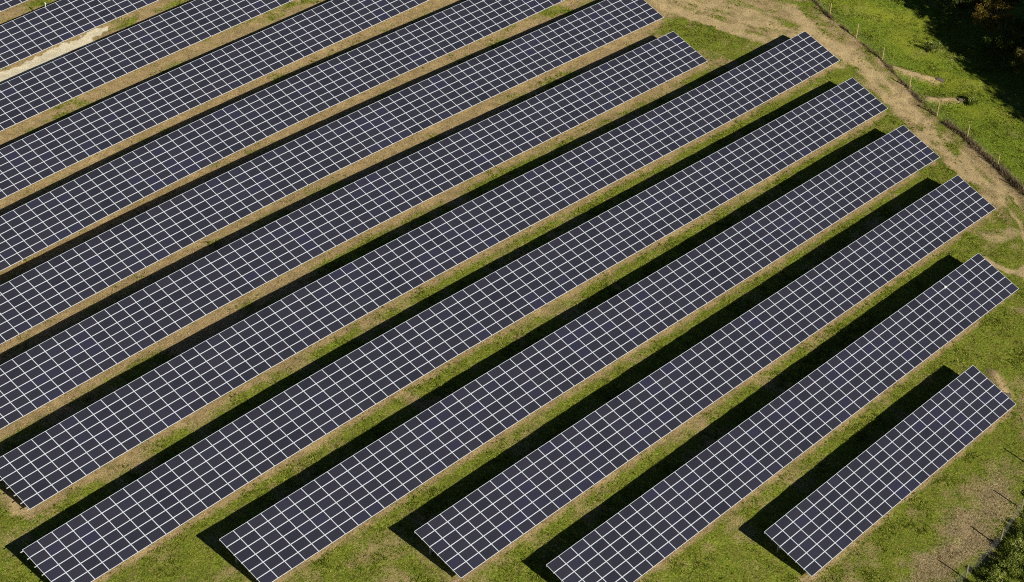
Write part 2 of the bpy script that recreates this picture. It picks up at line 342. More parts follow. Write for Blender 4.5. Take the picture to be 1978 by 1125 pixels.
def axis(a, b, step, lo, hi):
    mid = list(np.arange(a, b, step)); L = []; s = step; x = a
    while x > lo: s *= 1.25; x -= s; L.append(x)
    Rr = []; s = step; x = mid[-1]
    while x < hi: s *= 1.25; x += s; Rr.append(x)
    return np.array(L[::-1] + mid + Rr)
gx = axis(-76, 94, .42, -1500, 1500); gy = axis(-95, 56, .42, -1500, 1500)
GX, GY = np.meshgrid(gx, gy, indexing='ij')
GZ = height(GX, GY)
dry, bare, pale, meadow, dead, under, sE, dE, sS, dS = zones(GX, GY)
nx, ny = GX.shape
V = np.stack([GX, GY, GZ], -1).reshape(-1, 3)
I = np.arange(nx * ny).reshape(nx, ny)
F = np.stack([I[:-1, :-1], I[1:, :-1], I[1:, 1:], I[:-1, 1:]], -1).reshape(-1, 4)
Z1 = np.stack([dry, bare, pale, np.ones_like(dry)], -1).reshape(-1, 4)
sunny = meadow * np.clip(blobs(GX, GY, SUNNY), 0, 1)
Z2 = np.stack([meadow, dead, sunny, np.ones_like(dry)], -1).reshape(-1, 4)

def ground_material():
    m, nt, b = new_mat('ground_cover'); B = NB(nt)
    P = B.n('ShaderNodeTexCoord').outputs['Object']
    z = B.sep(B.attr('zone_a').outputs['Color']); z2 = B.sep(B.attr('zone_b').outputs['Color'])
    nA = B.noise(P, 1.1, 5, .65); nB = B.noise(P, 4.5, 4, .7); nC = B.noise(P, 9.0, 3, .75); nD = B.noise(P, 0.22, 4, .6)
    # streaky straw
    mp = B.n('ShaderNodeMapping'); B.L(P, mp.inputs[0]); mp.inputs['Rotation'].default_value = (0, 0, .35); mp.inputs['Scale'].default_value = (1, 3.2, 1)
    nS = B.noise(mp.outputs[0], 3.2, 4, .75)
    green = B.ramp(B.math('ADD', B.math('MULTIPLY', nB, .55), B.math('MULTIPLY', nC, .45)),
                   [(.34, (.022, .036, .006)), (.43, (.115, .170, .014)), (.52, (.235, .305, .026)), (.61, (.39, .46, .06)), (.73, (.66, .70, .20))])
    green = B.mix(B.maprange(nA, .35, .7), green, B.mix(.5, green, (.26, .21, .05, 1)))
    lush = B.ramp(B.math('ADD', B.math('MULTIPLY', nB, .5), B.math('MULTIPLY', nC, .5)),
                  [(.32, (.014, .032, .005)), (.43, (.085, .14, .012)), (.52, (.21, .30, .022)), (.62, (.38, .47, .045)), (.75, (.62, .65, .14))])
    straw = B.ramp(B.math('ADD', B.math('MULTIPLY', nS, .5), B.math('MULTIPLY', nC, .5)),
                   [(.30, (.11, .075, .030)), (.42, (.31, .22, .10)), (.52, (.53, .40, .20)), (.64, (.76, .61, .34)), (.78, (.93, .82, .55))])
    straw = B.mix(B.maprange(nA, .45, .75), straw, B.mix(.55, straw, (.42, .29, .13, 1)))
    earth = B.ramp(B.math('ADD', B.math('MULTIPLY', nS, .6), B.math('MULTIPLY', nC, .4)),
                   [(.30, (.32, .22, .10)), (.46, (.60, .45, .225)), (.60, (.78, .61, .33)), (.8, (.90, .77, .48))])
    deadg = B.ramp(B.math('ADD', B.math('MULTIPLY', nB, .45), B.math('MULTIPLY', nC, .55)),
                   [(.32, (.09, .065, .038)), (.44, (.29, .205, .11)), (.55, (.55, .42, .245)), (.70, (.84, .71, .47))])
    palec = B.ramp(nC, [(.3, (.78, .68, .46)), (.5, (.93, .85, .62)), (.7, (1.0, .95, .78))])
    def mask(v, nz, soft=.16, k=.9):
        t = B.math('ADD', v, B.math('MULTIPLY', B.math('SUBTRACT', nz, .5), k))
        return B.maprange(t, .5 - soft, .5 + soft)
    mixn = B.math('ADD', B.math('MULTIPLY', nB, .6), B.math('MULTIPLY', nA, .4))
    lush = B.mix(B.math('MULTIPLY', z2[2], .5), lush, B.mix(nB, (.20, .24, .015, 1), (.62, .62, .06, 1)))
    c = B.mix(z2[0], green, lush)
    c = B.mix(mask(z[0], mixn, .26, 1.5), c, straw)
    c = B.mix(B.math('MULTIPLY', mask(z2[1], mixn, .42, 1.5), .85), c, deadg)
    c = B.mix(mask(z[1], mixn, .22, 1.0), c, earth)
    c = B.mix(mask(z[2], nB, .12, .5), c, palec)
    nE = B.noise(P, .9, 4, .6, .4)
    c = B.mix(B.maprange(nE, .36, .56, .32, 0), c, B.mix(.62, c, (.02, .03, .006, 1)))
    c = B.mix(B.maprange(nD, .3, .7, 0.25, 0), c, B.mix(.35, c, (.10, .09, .03, 1)))
    B.L(c, b.inputs['Base Color']); b.inputs['Roughness'].default_value = .95
    b.inputs['Specular IOR Level'].default_value = .1
    bump = B.n('ShaderNodeBump'); bump.inputs['Strength'].default_value = .85; bump.inputs['Distance'].default_value = .12
    hgt = B.math('ADD', B.math('MULTIPLY', nB, .8), B.math('MULTIPLY', nC, .5))
    B.L(hgt, bump.inputs['Height']); B.L(bump.outputs[0], b.inputs['Normal'])
    return m
M_GROUND = ground_material()

cx = V[F].mean(1)
fz = Z1[F].mean(1)
cdE = poly_dist(cx[:, 0], cx[:, 1], FENCE_E)
is_pale = fz[:, 2] > .5
ends = np.interp(cx[:, 1], [-80, -67.7, -57.2, -46.5, -35.8, -25.3, -14.4, -3.8, 6, 40], [22, 37.4, 50, 55, 60, 64.6, 59, 57, 58, 60])
is_track = (cx[:, 0] > ends + .5) & (cdE[1] > 0) & (cdE[0] > .4) & (cx[:, 1] > -62) & (cx[:, 1] < 30) & ~is_pale
is_meadow = (cdE[1] < 0) & (cx[:, 1] > -72) & (cdE[0] < 80)
def ground_part(name, mask, label=None):
    f = F[mask]; used, inv = np.unique(f, return_inverse=True)
    me = mesh_from(name, V[used], inv.reshape(-1, 4), (M_GROUND,), True)
    for nm, Z in (('zone_a', Z1), ('zone_b', Z2)):
        a = me.color_attributes.new(nm, 'FLOAT_COLOR', 'POINT'); a.data.foreach_set('color', Z[used].astype(np.float32).ravel())
    o = obj(name, me); tag(o, label, None, None, 'structure'); return o
ground_part('ground', ~is_pale & ~is_track & ~is_meadow, 'grassy hillside under and between the solar panel rows')
ground_part('gravel_path', is_pale, 'pale gravel strip between two panel rows at the upper left')
ground_part('dirt_track', is_track, 'sandy service track between the row ends and the post fence')
ground_part('meadow', is_meadow, 'bright green meadow beyond the post fence')

# ------------------------------------------------------------------ solar arrays
def metal_mat(name, c, rough=.45, metallic=0.0):
    m, nt, b = new_mat(name); B = NB(nt)
    P = B.n('ShaderNodeTexCoord').outputs['Object']
    n = B.noise(P, 6, 3, .6)
    B.L(B.mix(B.maprange(n, .3, .7, 0, .25), (*c, 1), (c[0] * .7, c[1] * .7, c[2] * .7, 1)), b.inputs['Base Color'])
    b.inputs['Roughness'].default_value = rough; b.inputs['Metallic'].default_value = metallic
    return m
M_FRAME = metal_mat('anodised_frame', (.80, .86, .95), .5)
M_STEEL = metal_mat('galvanised_steel', (.42, .43, .44), .5)
M_RAIL = metal_mat('aluminium_rail', (.62, .60, .62), .5)
M_BACK = metal_mat('white_backsheet', (.5, .5, .5), .7)

def cell_mat():
    m, nt, b = new_mat('solar_cells'); B = NB(nt)
    uv = B.attr('module_uv').outputs['Vector']
    sx = B.n('ShaderNodeSeparateXYZ'); B.L(uv, sx.inputs[0]); u, v = sx.outputs[0], sx.outputs[1]
    tint = B.math('ADD', B.attr('tint').outputs['Fac'], B.attr('tint', 'OBJECT').outputs['Fac'])
    blue = B.maprange(tint, .66, 1.15)
    base = B.mix(B.maprange(tint, 0, .6), (.016, .019, .032, 1), (.026, .027, .042, 1))
    base = B.mix(blue, base, (.026, .028, .066, 1))
    # coating hue drifts across each module: greenish at one corner, plum at the other
    g = B.math('ADD', B.math('MULTIPLY', u, .55), B.math('MULTIPLY', v, -.45))
    base = B.mix(B.maprange(g, -.35, -.05, .35, 0), base, (.022, .034, .034, 1))
    base = B.mix(B.maprange(g, .12, .5, 0, .35), base, (.036, .024, .036, 1))
    gp = B.n('ShaderNodeNewGeometry').outputs['Position']
    dn = B.noise(gp, .35, 3, .6); ds = B.noise(gp, 2.5, 3, .7)
    base = B.mix(B.maprange(dn, .3, .7, 0, .12), base, (.060, .058, .066, 1))
    lip = B.math('MULTIPLY', B.maprange(v, .0, .14, 1, 0), B.maprange(ds, .35, .7, .05, .5))
    base = B.mix(lip, base, (.13, .115, .09, 1))
    # busbars and cell gaps
    fb = B.math('FRACT', B.math('MULTIPLY', v, 12.0))
    bus = B.math('LESS_THAN', B.math('ABSOLUTE', B.math('SUBTRACT', fb, .5)), .12)
    fu = B.math('FRACT', B.math('MULTIPLY', u, 10.0)); fv = B.math('FRACT', B.math('MULTIPLY', v, 6.0))
    gu = B.math('LESS_THAN', fu, .06); gv = B.math('LESS_THAN', fv, .06)
    line = B.math('MAXIMUM', B.math('MULTIPLY', bus, .15), B.math('MULTIPLY', B.math('MAXIMUM', gu, gv), .10))
    c = B.mix(line, base, (.24, .23, .30, 1))
    B.L(c, b.inputs['Base Color'])
    b.inputs['Roughness'].default_value = .22; b.inputs['Specular IOR Level'].default_value = .35
    n = B.noise(B.n('ShaderNodeTexCoord').outputs['Object'], 2.0, 2, .5)
    return m
M_CELL = cell_mat()

FW, FH = .021, .033            # frame width as share of module length / height (about 4 cm)
def unit_panel():
    """glass and back of a module; unit width and height, thickness in metres (z)"""
    V = []; F = []
    a = .5 - .003
    V = [(-a, -a, 0), (a, -a, 0), (a, a, 0), (-a, a, 0), (-a, -a, -.03), (a, -a, -.03), (a, a, -.03), (-a, a, -.03)]
    F = [(0, 1, 2, 3), (7, 6, 5, 4), (0, 4, 5, 1), (1, 5, 6, 2), (2, 6, 7, 3), (3, 7, 4, 0)]
    return np.array(V), np.array(F), np.array([0, 1, 1, 1, 1, 1])
def unit_frame():
    o = .5 - .001; ix, iy = .5 - FW, .5 - FH; V = []; F = []
    ring = lambda x, y, z: [(-x, -y, z), (x, -y, z), (x, y, z), (-x, y, z)]
    V = ring(o, o, .006) + ring(ix, iy, .006) + ring(o, o, -.036) + ring(ix, iy, -.036)
    for k in range(4):
        l = (k + 1) % 4
        F += [(k, l, 4 + l, 4 + k), (k, 8 + k, 8 + l, l), (4 + k, 4 + l, 12 + l, 12 + k), (8 + k, 12 + k, 12 + l, 8 + l)]
    return np.array(V), np.array(F)
PV, PF, PM = unit_panel(); FV, FF = unit_frame()

def set_uv(me, tint=None):
    a = me.attributes.new('module_uv', 'FLOAT_VECTOR', 'POINT')
    n = len(me.vertices) // len(PV)
    base = np.zeros((len(PV), 3), np.float32); base[:, :2] = PV[:, :2] + .5
    a.data.foreach_set('vector', np.tile(base, (n, 1)).ravel())
    if tint is not None:
        t = me.attributes.new('tint', 'FLOAT', 'POINT'); t.data.foreach_set('value', np.repeat(tint, len(PV)).astype(np.float32))
panel_mesh = mesh_from('panel', PV, PF, (M_CELL, M_BACK), matidx=PM); set_uv(panel_mesh)
frame_mesh = mesh_from('panel_frame', FV, FF, (M_FRAME,))

def catmull(S, t):
    """S stations (n,3), t in [0, n-1]"""
    S = np.vstack([2 * S[0] - S[1], S, 2 * S[-1] - S[-2]])
    t = np.asarray(t, float); i = np.clip(np.floor(t).astype(int), 0, len(S) - 4); f = (t - i)[:, None]
    p0, p1, p2, p3 = S[i], S[i + 1], S[i + 2], S[i + 3]
    return .5 * ((2 * p1) + (-p0 + p2) * f + (2 * p0 - 5 * p1 + 4 * p2 - p3) * f * f + (-p0 + 3 * p1 - 3 * p2 + p3) * f ** 3)

LABELS = [
 'solar panel row in the far upper left corner, only its last panels in view',
 'solar panel row directly above the pale gravel strip',
 'solar panel row directly below the pale gravel strip',
 'solar panel row second below the pale gravel strip',
 'solar panel row third below the pale gravel strip, cut off by the top edge',
 'solar panel row whose right end meets the sandy track at the top edge',
 'solar panel row ending at the green patch beside the pale sand streak',
 'solar panel row with its lower left tip beside bare dirt at the left edge',
 'solar panel row with rail stubs at its lower left tip, fifth from the dead grass',
 'solar panel row fourth from the dead grass in the lower right corner',
 'solar panel row third from the dead grass in the lower right corner',
 'solar panel row with a small white dome near its upper right end',
 'shortest solar panel row, next to the dead grass at lower right',
]
dome_seat = None
for k, (N, Bst, Tst) in enumerate(ROWS):
    Bst = np.array(Bst); Tst = np.array(Tst)
    tt = np.arange(N + 1) / N * (len(Bst) - 1)
    EB = catmull(Bst, tt); ET = catmull(Tst, tt)
    mid = EB[N // 2]
    root = empty('solar_array', (mid[0], mid[1] + 2.5, h1(mid[0], mid[1] + 2.5)))
    tag(root, LABELS[k], 'solar panels', 'parallel rows of solar panels')
    ro = np.array(root.location)
    # lattice of modules
    ii, jj = np.meshgrid(np.arange(N), np.arange(6), indexing='ij'); ii = ii.ravel(); jj = jj.ravel()
    def L(i, j): return EB[i] * (1 - j[:, None] / 6) + ET[i] * (j[:, None] / 6)
    a, b_, c_, d_ = L(ii, jj), L(ii + 1, jj), L(ii + 1, jj + 1), L(ii, jj + 1)
    ctr = (a + b_ + c_ + d_) / 4
    U = ((b_ - a) + (c_ - d_)) / 2; W = ((d_ - a) + (c_ - b_)) / 2
    ul = np.linalg.norm(U, axis=1) - .006; U /= np.linalg.norm(U, axis=1)[:, None]
    Nn = np.cross(U, W); Nn /= np.linalg.norm(Nn, axis=1)[:, None]
    wl = np.linalg.norm(W, axis=1) - .006; W2 = np.cross(Nn, U)
    tilt = rng.normal(0, .0035, (len(ctr), 2))
    Nn = Nn + U * tilt[:, :1] + W2 * tilt[:, 1:]; Nn /= np.linalg.norm(Nn, axis=1)[:, None]
    U = U - Nn * (U * Nn).sum(1)[:, None]; U /= np.linalg.norm(U, axis=1)[:, None]; W2 = np.cross(Nn, U)
    tint = np.clip(rng.random(len(ctr)) * .66 + .55 * smooth_noise(ctr[:, 0], ctr[:, 1], 60 + k, 4.) ** 2 + .25 * (rng.random(len(ctr)) < .07), 0, 1)
    if k >= 9: tint = np.clip(tint + .12 * (jj < 2) * rng.random(len(ctr)), 0, 1)
    # projected size, largest hundred become modules of their own
    q = [view(p) for p in (a, b_, c_, d_)]
    area = np.abs((q[2][:, 0] - q[0][:, 0]) * (q[3][:, 1] - q[1][:, 1]) - (q[2][:, 1] - q[0][:, 1]) * (q[3][:, 0] - q[1][:, 0])) / 2
    cxy = view(ctr); inside = (cxy[:, 0] > 4) & (cxy[:, 0] < 1974) & (cxy[:, 1] > 4) & (cxy[:, 1] < 1121)
    order = np.argsort(-(area * inside)); solo = np.zeros(len(ctr), bool)
    solo[order[:100]] = True; solo &= inside
    Rm = np.stack([U * ul[:, None], W2 * wl[:, None], Nn], -1)    # columns scaled
    for t in np.nonzero(solo)[0]:
        p = bpy.data.objects.new('panel', panel_mesh); col.objects.link(p); p.parent = root
        M = Matrix.Identity(4)
        for r_ in range(3):
            for s_ in range(3): M[r_][s_] = float(Rm[t, r_, s_])
            M[r_][3] = float(ctr[t, r_] - ro[r_])
        p.matrix_local = M; p['tint'] = float(tint[t])
        f = bpy.data.objects.new('frame', frame_mesh); col.objects.link(f); f.parent = p
    rest = np.nonzero(~solo)[0]
    if len(rest):
        def spread(UV, FA):
            Vv = np.einsum('nij,vj->nvi', Rm[rest], UV) + (ctr[rest] - ro)[:, None, :]
            Ff = FA[None] + (np.arange(len(rest)) * len(UV))[:, None, None]
            return Vv.reshape(-1, 3), Ff.reshape(-1, 4)
        Vv, Ff = spread(PV, PF)
        me = mesh_from('panel_field', Vv, Ff, (M_CELL, M_BACK), matidx=np.tile(PM, len(rest))); set_uv(me, tint[rest])
        o = obj('panel_field', me, root); tag(o, kind='stuff')
        Vv, Ff = spread(FV, FF)
        fo = obj('frame', mesh_from('panel_field_frames', Vv, Ff, (M_FRAME,)), o); tag(fo, kind='stuff')
    # rails under the module seams
    out0 = .20 if k in (7, 8) else .02
    for j in range(7):
        jj_ = min(max(j, .12), 5.88) / 6
        pts = EB * (1 - jj_) + ET * jj_; nrm = np.cross(EB[1] - EB[0], ET[0] - EB[0]); nrm /= np.linalg.norm(nrm)
        pts = pts - nrm * .075
        e0 = pts[0] - (pts[1] - pts[0]) / np.linalg.norm(pts[1] - pts[0]) * (out0 + rng.random() * .1 * (out0 > .1)); e1 = pts[-1]
        pts = np.vstack([e0, pts[4:-3:5], e1]) - ro
        bag = Bag()
        for s0, s1 in zip(pts[:-1], pts[1:]): bag.add(bar(s0, s1, .06, .07))
        obj('rail', bag.mesh('rail', (M_RAIL,)), root)
    # trestles: two posts, a rafter and a brace
    st = np.linspace(.5, N - .5, max(2, int(round(N / 5.5)) + 1))
    for s in st:
        e = catmull(Bst, [s / N * (len(Bst) - 1)])[0]; g = catmull(Tst, [s / N * (len(Tst) - 1)])[0]
        dn = np.array([0, 0, -.16]); bag = Bag()
        bag.add(bar(e + (g - e) * .03 + dn - ro, e + (g - e) * .97 + dn - ro, .07, .11))
        for f_, wd in ((.22, .10), (.78, .10)):
            pt = e + (g - e) * f_ + dn; bag.add(bar(np.array([pt[0], pt[1], h1(pt[0], pt[1]) - .25]) - ro, pt - ro, wd, wd))
        p1 = e + (g - e) * .78 + dn; p1 = np.array([p1[0], p1[1], h1(p1[0], p1[1]) + .5]); p2 = e + (g - e) * .45 + dn
        bag.add(bar(p1 - ro, p2 - ro, .05, .05))
        obj('trestle', bag.mesh('trestle', (M_STEEL,)), root)
    if k == 11:
        t = np.nonzero((ii == N - 6) & (jj == 4))[0][0]
        dome_seat = (ctr[t] + W2[t] * wl[t] * .5 + U[t] * ul[t] * .36 , Nn[t])

# dome added for an unidentified white spot, second row from the lower right
def sphere(c, r, nu=14, nv=8, zs=1.0):
    V = []; F = []
    for j in range(nv + 1):
        a = math.pi * j / nv
        for i in range(nu):
            b = 2 * math.pi * i / nu
            V.append((c[0] + r * math.sin(a) * math.cos(b), c[1] + r * math.sin(a) * math.sin(b), c[2] + zs * r * math.cos(a)))
    for j in range(nv):
        for i in range(nu): F.append((j * nu + i, (j + 1) * nu + i, (j + 1) * nu + (i + 1) % nu, j * nu + (i + 1) % nu))
    return np.array(V), np.array(F)
M_WHITE = metal_mat('white_plastic', (.86, .90, .86), .4)
pos, nn = dome_seat
dr = empty('white_dome', pos); tag(dr, 'small round white dome on a panel seam near its row\'s upper right end', 'fitting')
obj('dome', mesh_from('dome', *sphere((0, 0, .13), .17, zs=.8), (M_WHITE,), True), dr)
bg_ = Bag(); bg_.add(tube([(0, 0, -.02), (0, 0, .05)], [.12, .12], 12)); obj('base', bg_.mesh('base', (M_STEEL,)), dr)

# ------------------------------------------------------------------ fences
def wood_mat(name, c):
    m, nt, b = new_mat(name); B = NB(nt)
    mp = B.n('ShaderNodeMapping'); B.L(B.n('ShaderNodeTexCoord').outputs['Object'], mp.inputs[0]); mp.inputs['Scale'].default_value = (8, 8, 1)
    n = B.noise(mp.outputs[0], 3, 4, .7)
    B.L(B.ramp(n, [(.3, tuple(x * .6 for x in c)), (.7, c)]), b.inputs['Base Color']); b.inputs['Roughness'].default_value = .9
    return m
M_WOOD = wood_mat('weathered_wood', (.62, .46, .24))
M_WOOD2 = wood_mat('grey_green_wood', (.34, .30, .15))
M_WIRE = metal_mat('fence_wire', (.32, .33, .30), .6)

def fence(pts, label, mat, hgt, r, mesh_h, step, wr):
    root = empty('wire_fence', (pts[0][0], pts[0][1], h1(*pts[0]))); tag(root, label, 'fence'); ro = np.array(root.location)
    tops = []
    for i, (x, y) in enumerate(pts):
        z = h1(x, y); lx, ly = rng.normal(0, .05, 2)
        top = np.array([x + lx, y + ly, z + hgt * (1 + rng.normal(0, .05))])
        p = obj('post', mesh_from('post', *tube([(0, 0, -.3), (lx * .5, ly * .5, hgt * .5), tuple(top - (x, y, z))], [r, r * .95, r * .85], 8), (mat,)), root, Vector((x, y, z)) - Vector(ro))
        tops.append(top)
    bag = Bag()
    for i in range(len(pts) - 1):
        a = np.array([*pts[i], 0.]); b = np.array([*pts[i + 1], 0.]); n = max(2, int(np.linalg.norm(b - a) / step))
        line = []
        for t in np.linspace(0, 1, n + 1):
            p = a * (1 - t) + b * t; z = h1(p[0], p[1]); sag = .06 * math.sin(math.pi * t); line.append((p[0], p[1], z, sag))
        for lvl in np.linspace(.08, mesh_h, int(mesh_h / .22) + 1):
            for s in range(0, n, 3):
                e = min(s + 3, n); P0 = line[s]; P1 = line[e]
                bag.add(bar((P0[0] - ro[0], P0[1] - ro[1], P0[2] + lvl - P0[3] - ro[2]), (P1[0] - ro[0], P1[1] - ro[1], P1[2] + lvl - P1[3] - ro[2]), wr, wr))
        for P0 in line[1:-1]:
            bag.add(bar((P0[0] - ro[0], P0[1] - ro[1], P0[2] + .05 - ro[2]), (P0[0] - ro[0], P0[1] - ro[1], P0[2] + mesh_h - P0[3] - ro[2]), wr, wr))
    obj('wire_mesh', bag.mesh('wire_mesh', (M_WIRE,)), root)
fence(FENCE_E, 'wire fence on pale wooden posts between the sandy track and the green meadow', M_WOOD, 1.95, .075, 1.25, .34, .005)
fence(FENCE_S[:-1], 'wire fence on thin stakes by the dead grass in the lower right corner', M_WOOD2, 2.0, .085, 1.6, .34, .005)

# ------------------------------------------------------------------ drain pipes at the earth berms, marker post
def pipe(x, y, ang, label, r=.27):
    z = h1(x, y); root = empty('drain_pipe', (x, y, z + .05)); tag(root, label, 'drain pipe', 'drain pipes at the ends of earth berms')
    d = np.array([math.cos(ang), math.sin(ang), -.08]); n = 16
    s = np.array([-math.sin(ang), math.cos(ang), 0]); u = np.cross(d, s)
    V = []; F = []
    for a_, rr in ((-d * .5, r), (d * .5, r), (d * .5, r * .78), (-d * .35, r * .78)):
        for j in range(n):
            t = 2 * math.pi * j / n; V.append(a_ + rr * (math.cos(t) * s + math.sin(t) * u))
    for q in range(3):
        for j in range(n): F.append((q * n + j, q * n + (j + 1) % n, (q + 1) * n + (j + 1) % n, (q + 1) * n + j))
    obj('pipe_wall', mesh_from('pipe_wall', V, F, (M_CONC,), True), root)
    obj('mouth', mesh_from('mouth', [tuple(d * -.34 + s * a_ * r * .8 + u * b2 * r * .8) for a_, b2 in ((-1, -1), (1, -1), (1, 1), (-1, 1))], [(0, 1, 2, 3)], (M_DARK,)), root)  # near-black sheet across the bore, painting the shade inside the pipe
M_CONC = wood_mat('old_concrete', (.12, .10, .07)); M_DARK = wood_mat('bore_shade', (.012, .010, .008))
pipe(20.4, -76.4, math.radians(-55), 'dark drain mouth at the end of the sand berm beside the shortest row')
pipe(71.6, -36.0, math.radians(-62), 'dark drain mouth ending the upper earth berm in the green meadow')
pipe(69.4, -40.6, math.radians(-45), 'dark drain mouth ending the lower earth berm just past the fence')
mx, my = -12.0, 43.3
mz = h1(mx, my)
mx = -6.2; my = float(np.interp(mx, ROWT[1][:, 0], ROWT[1][:, 1])) + .22; mz = h1(mx, my)
mtop = float(np.interp(mx, ROWT[1][:, 0], ROWT[1][:, 2])) + .28
mp_ = empty('marker_post', (mx, my, mz)); tag(mp_, 'white post tip showing above the top edge of a far upper left row', 'post')
obj('post', mesh_from('post', *tube([(0, 0, -.2), (0, 0, mtop - mz - .1)], [.05, .05], 8), (M_WHITE,)), mp_)
cb = Bag(); cb.add(bar((0, 0, mtop - mz - .1), (0, 0, mtop - mz + .1), .2, .14)); obj('cap', cb.mesh('cap', (M_WHITE,)), mp_)

# ------------------------------------------------------------------ vegetation
def leaf_mat(name, stops, trans=.25):
    m, nt, b = new_mat(name); B = NB(nt)
    t = B.attr('tint').outputs['Fac']
    c = B.ramp(t, stops)
    B.L(c, b.inputs['Base Color']); b.inputs['Roughness'].default_value = .75; b.inputs['Specular IOR Level'].default_value = .2
    tr = nt.nodes.new('ShaderNodeBsdfTranslucent'); B.L(c, tr.inputs[0])
    mx = nt.nodes.new('ShaderNodeMixShader'); mx.inputs[0].default_value = trans
    out = [n for n in nt.nodes if n.type == 'OUTPUT_MATERIAL'][0]
    B.L(b.outputs[0], mx.inputs[1]); B.L(tr.outputs[0], mx.inputs[2]); B.L(mx.outputs[0], out.inputs[0])
    return m
def leaves_mesh(name, C, D, N, length, width, tint, mat):
    """one pointed quad per leaf: base C, direction D, face normal hint N"""
    S = np.cross(D, N); S /= np.maximum(np.linalg.norm(S, axis=1), 1e-6)[:, None]
    length = np.asarray(length)[:, None]; width = np.asarray(width)[:, None]
    V = np.stack([C, C + D * length * .5 + S * width * .5, C + D * length, C + D * length * .5 - S * width * .5], 1).reshape(-1, 3)
    F = np.arange(len(C) * 4).reshape(-1, 4)
    me = mesh_from(name, V, F, (mat,))
    a = me.attributes.new('tint', 'FLOAT', 'POINT'); a.data.foreach_set('value', np.repeat(tint, 4).astype(np.float32))
    return me
def rand_dir(n, up=0.0):
    d = rng.normal(size=(n, 3)); d[:, 2] = np.abs(d[:, 2]) * (1 if up > 0 else 1) * np.sign(rng.random(n) - (0 if up > 0 else .5)) + up
    return d / np.linalg.norm(d, axis=1)[:, None]

M_WEED = leaf_mat('weed_leaf', [(0, (.05, .075, .010)), (.35, (.19, .24, .022)), (.7, (.40, .44, .06)), (1, (.62, .62, .18))], .35)
M_STRAW = leaf_mat('straw_blade', [(0, (.13, .075, .035)), (.4, (.36, .24, .10)), (.8, (.62, .46, .22)), (1, (.80, .68, .42))], .15)
M_BRUSH = leaf_mat('dead_brush', [(0, (.06, .045, .028)), (.5, (.24, .18, .10)), (1, (.55, .45, .27))], .1)

def scatter(n, box):
    x = rng.uniform(box[0], box[1], n); y = rng.uniform(box[2], box[3], n)
    p = view(np.stack([x, y, base_h(x, y)], -1))
    m = (p[:, 0] > -60) & (p[:, 0] < 2040) & (p[:, 1] > -60) & (p[:, 1] < 1190)
    return x[m], y[m]
x, y = scatter(620000, (-76, 94, -95, 56))
dr_, ba, pa, me_, de, un, sE_, dE_, sS_, dS_ = zones(x, y)
clump = smooth_noise(x, y, 31, 2.4) * .6 + smooth_noise(x, y, 32, .9) * .4
gw = np.clip(1.15 - dr_ * 1.25, 0, 1) * (1 - ba) * (1 - pa) * (1 - .8 * de) * (~un)
keep = rng.random(len(x)) < gw * np.clip((clump - .30) * 2.4, .15, 1) * .8
gxp, gyp, cl_, mdw = x[keep], y[keep], clump[keep], me_[keep]
zz = height(gxp, gyp)
nl = 11; n = len(gxp)
C = np.repeat(np.stack([gxp, gyp, zz], -1), nl, 0)
size = np.repeat(np.clip(.065 + .13 * (cl_ - .35) + .02 * mdw, .06, .16) * rng.uniform(.7, 1.5, n), nl)
C += rng.normal(size=C.shape) * np.array([1, 1, 0]) * size[:, None] * .55
D = rand_dir(n * nl, .55)
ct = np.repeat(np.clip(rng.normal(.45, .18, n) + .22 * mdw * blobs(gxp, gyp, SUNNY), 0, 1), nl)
me = leaves_mesh('grass', C, D, rand_dir(n * nl, .4), size * rng.uniform(.7, 1.3, n * nl), size * rng.uniform(.3, .55, n * nl), np.clip(ct + rng.normal(0, .14, n * nl), 0, 1), M_WEED)
tag(obj('grass', me), 'green weeds and grass tufts growing between the panel rows and in the meadow', 'grass', kind='stuff')
print('grass clumps', n)
# straw
x, y = scatter(260000, (-76, 94, -95, 56))
dr_, ba, pa, me_, de, un, sE_, dE_, sS_, dS_ = zones(x, y)
sw = np.clip(dr_ * 1.2 - .35, 0, 1) * (1 - .75 * ba) * (1 - pa) + de * 1.6
keep = (rng.random(len(x)) < sw * .42) & ~un
x, y = x[keep], y[keep]; n = len(x); nl = 5
C = np.repeat(np.stack([x, y, height(x, y)], -1), nl, 0) + rng.normal(size=(n * nl, 3)) * np.array([.07, .07, 0])
D = rand_dir(n * nl, .25)
me = leaves_mesh('dry_grass', C, D, rand_dir(n * nl, .3), rng.uniform(.08, .26, n * nl), rng.uniform(.02, .05, n * nl), np.clip(np.repeat(rng.normal(.5, .2, n), nl) + rng.normal(0, .15, n * nl), 0, 1), M_STRAW)
tag(obj('dry_grass', me), 'straw coloured dry grass along the lower panel edges and the track', 'dry grass', kind='stuff')
print('straw', n)
# brush grown into the east fence, denser towards the lower end
L = []
for (ax, ay), (bx, by) in zip(FENCE_E[:-1], FENCE_E[1:]):
    m = 620 if ay < -40 else 330
    t = rng.random(m); u = rng.normal(0, .20 if ay < -40 else .10, m) + .10
    dx, dy = bx - ax, by - ay; l = math.hypot(dx, dy)
    L.append(np.stack([ax + dx * t - dy / l * -u, ay + dy * t + dx / l * -u, np.full(m, 1.0 if ay < -40 else .75)], -1))
L = np.vstack(L); keepb = smooth_noise(L[:, 0], L[:, 1], 41, 1.6) > .36; L = L[keepb]
C = np.stack([L[:, 0], L[:, 1], height(L[:, 0], L[:, 1])], -1); n = len(C); nl = 3
hh = np.repeat(L[:, 2] * (.15 + .8 * smooth_noise(L[:, 0], L[:, 1], 42, 2.0)), nl)
C = np.repeat(C, nl, 0) + rng.normal(size=(n * nl, 3)) * .05
D = rand_dir(n * nl, 1.3)
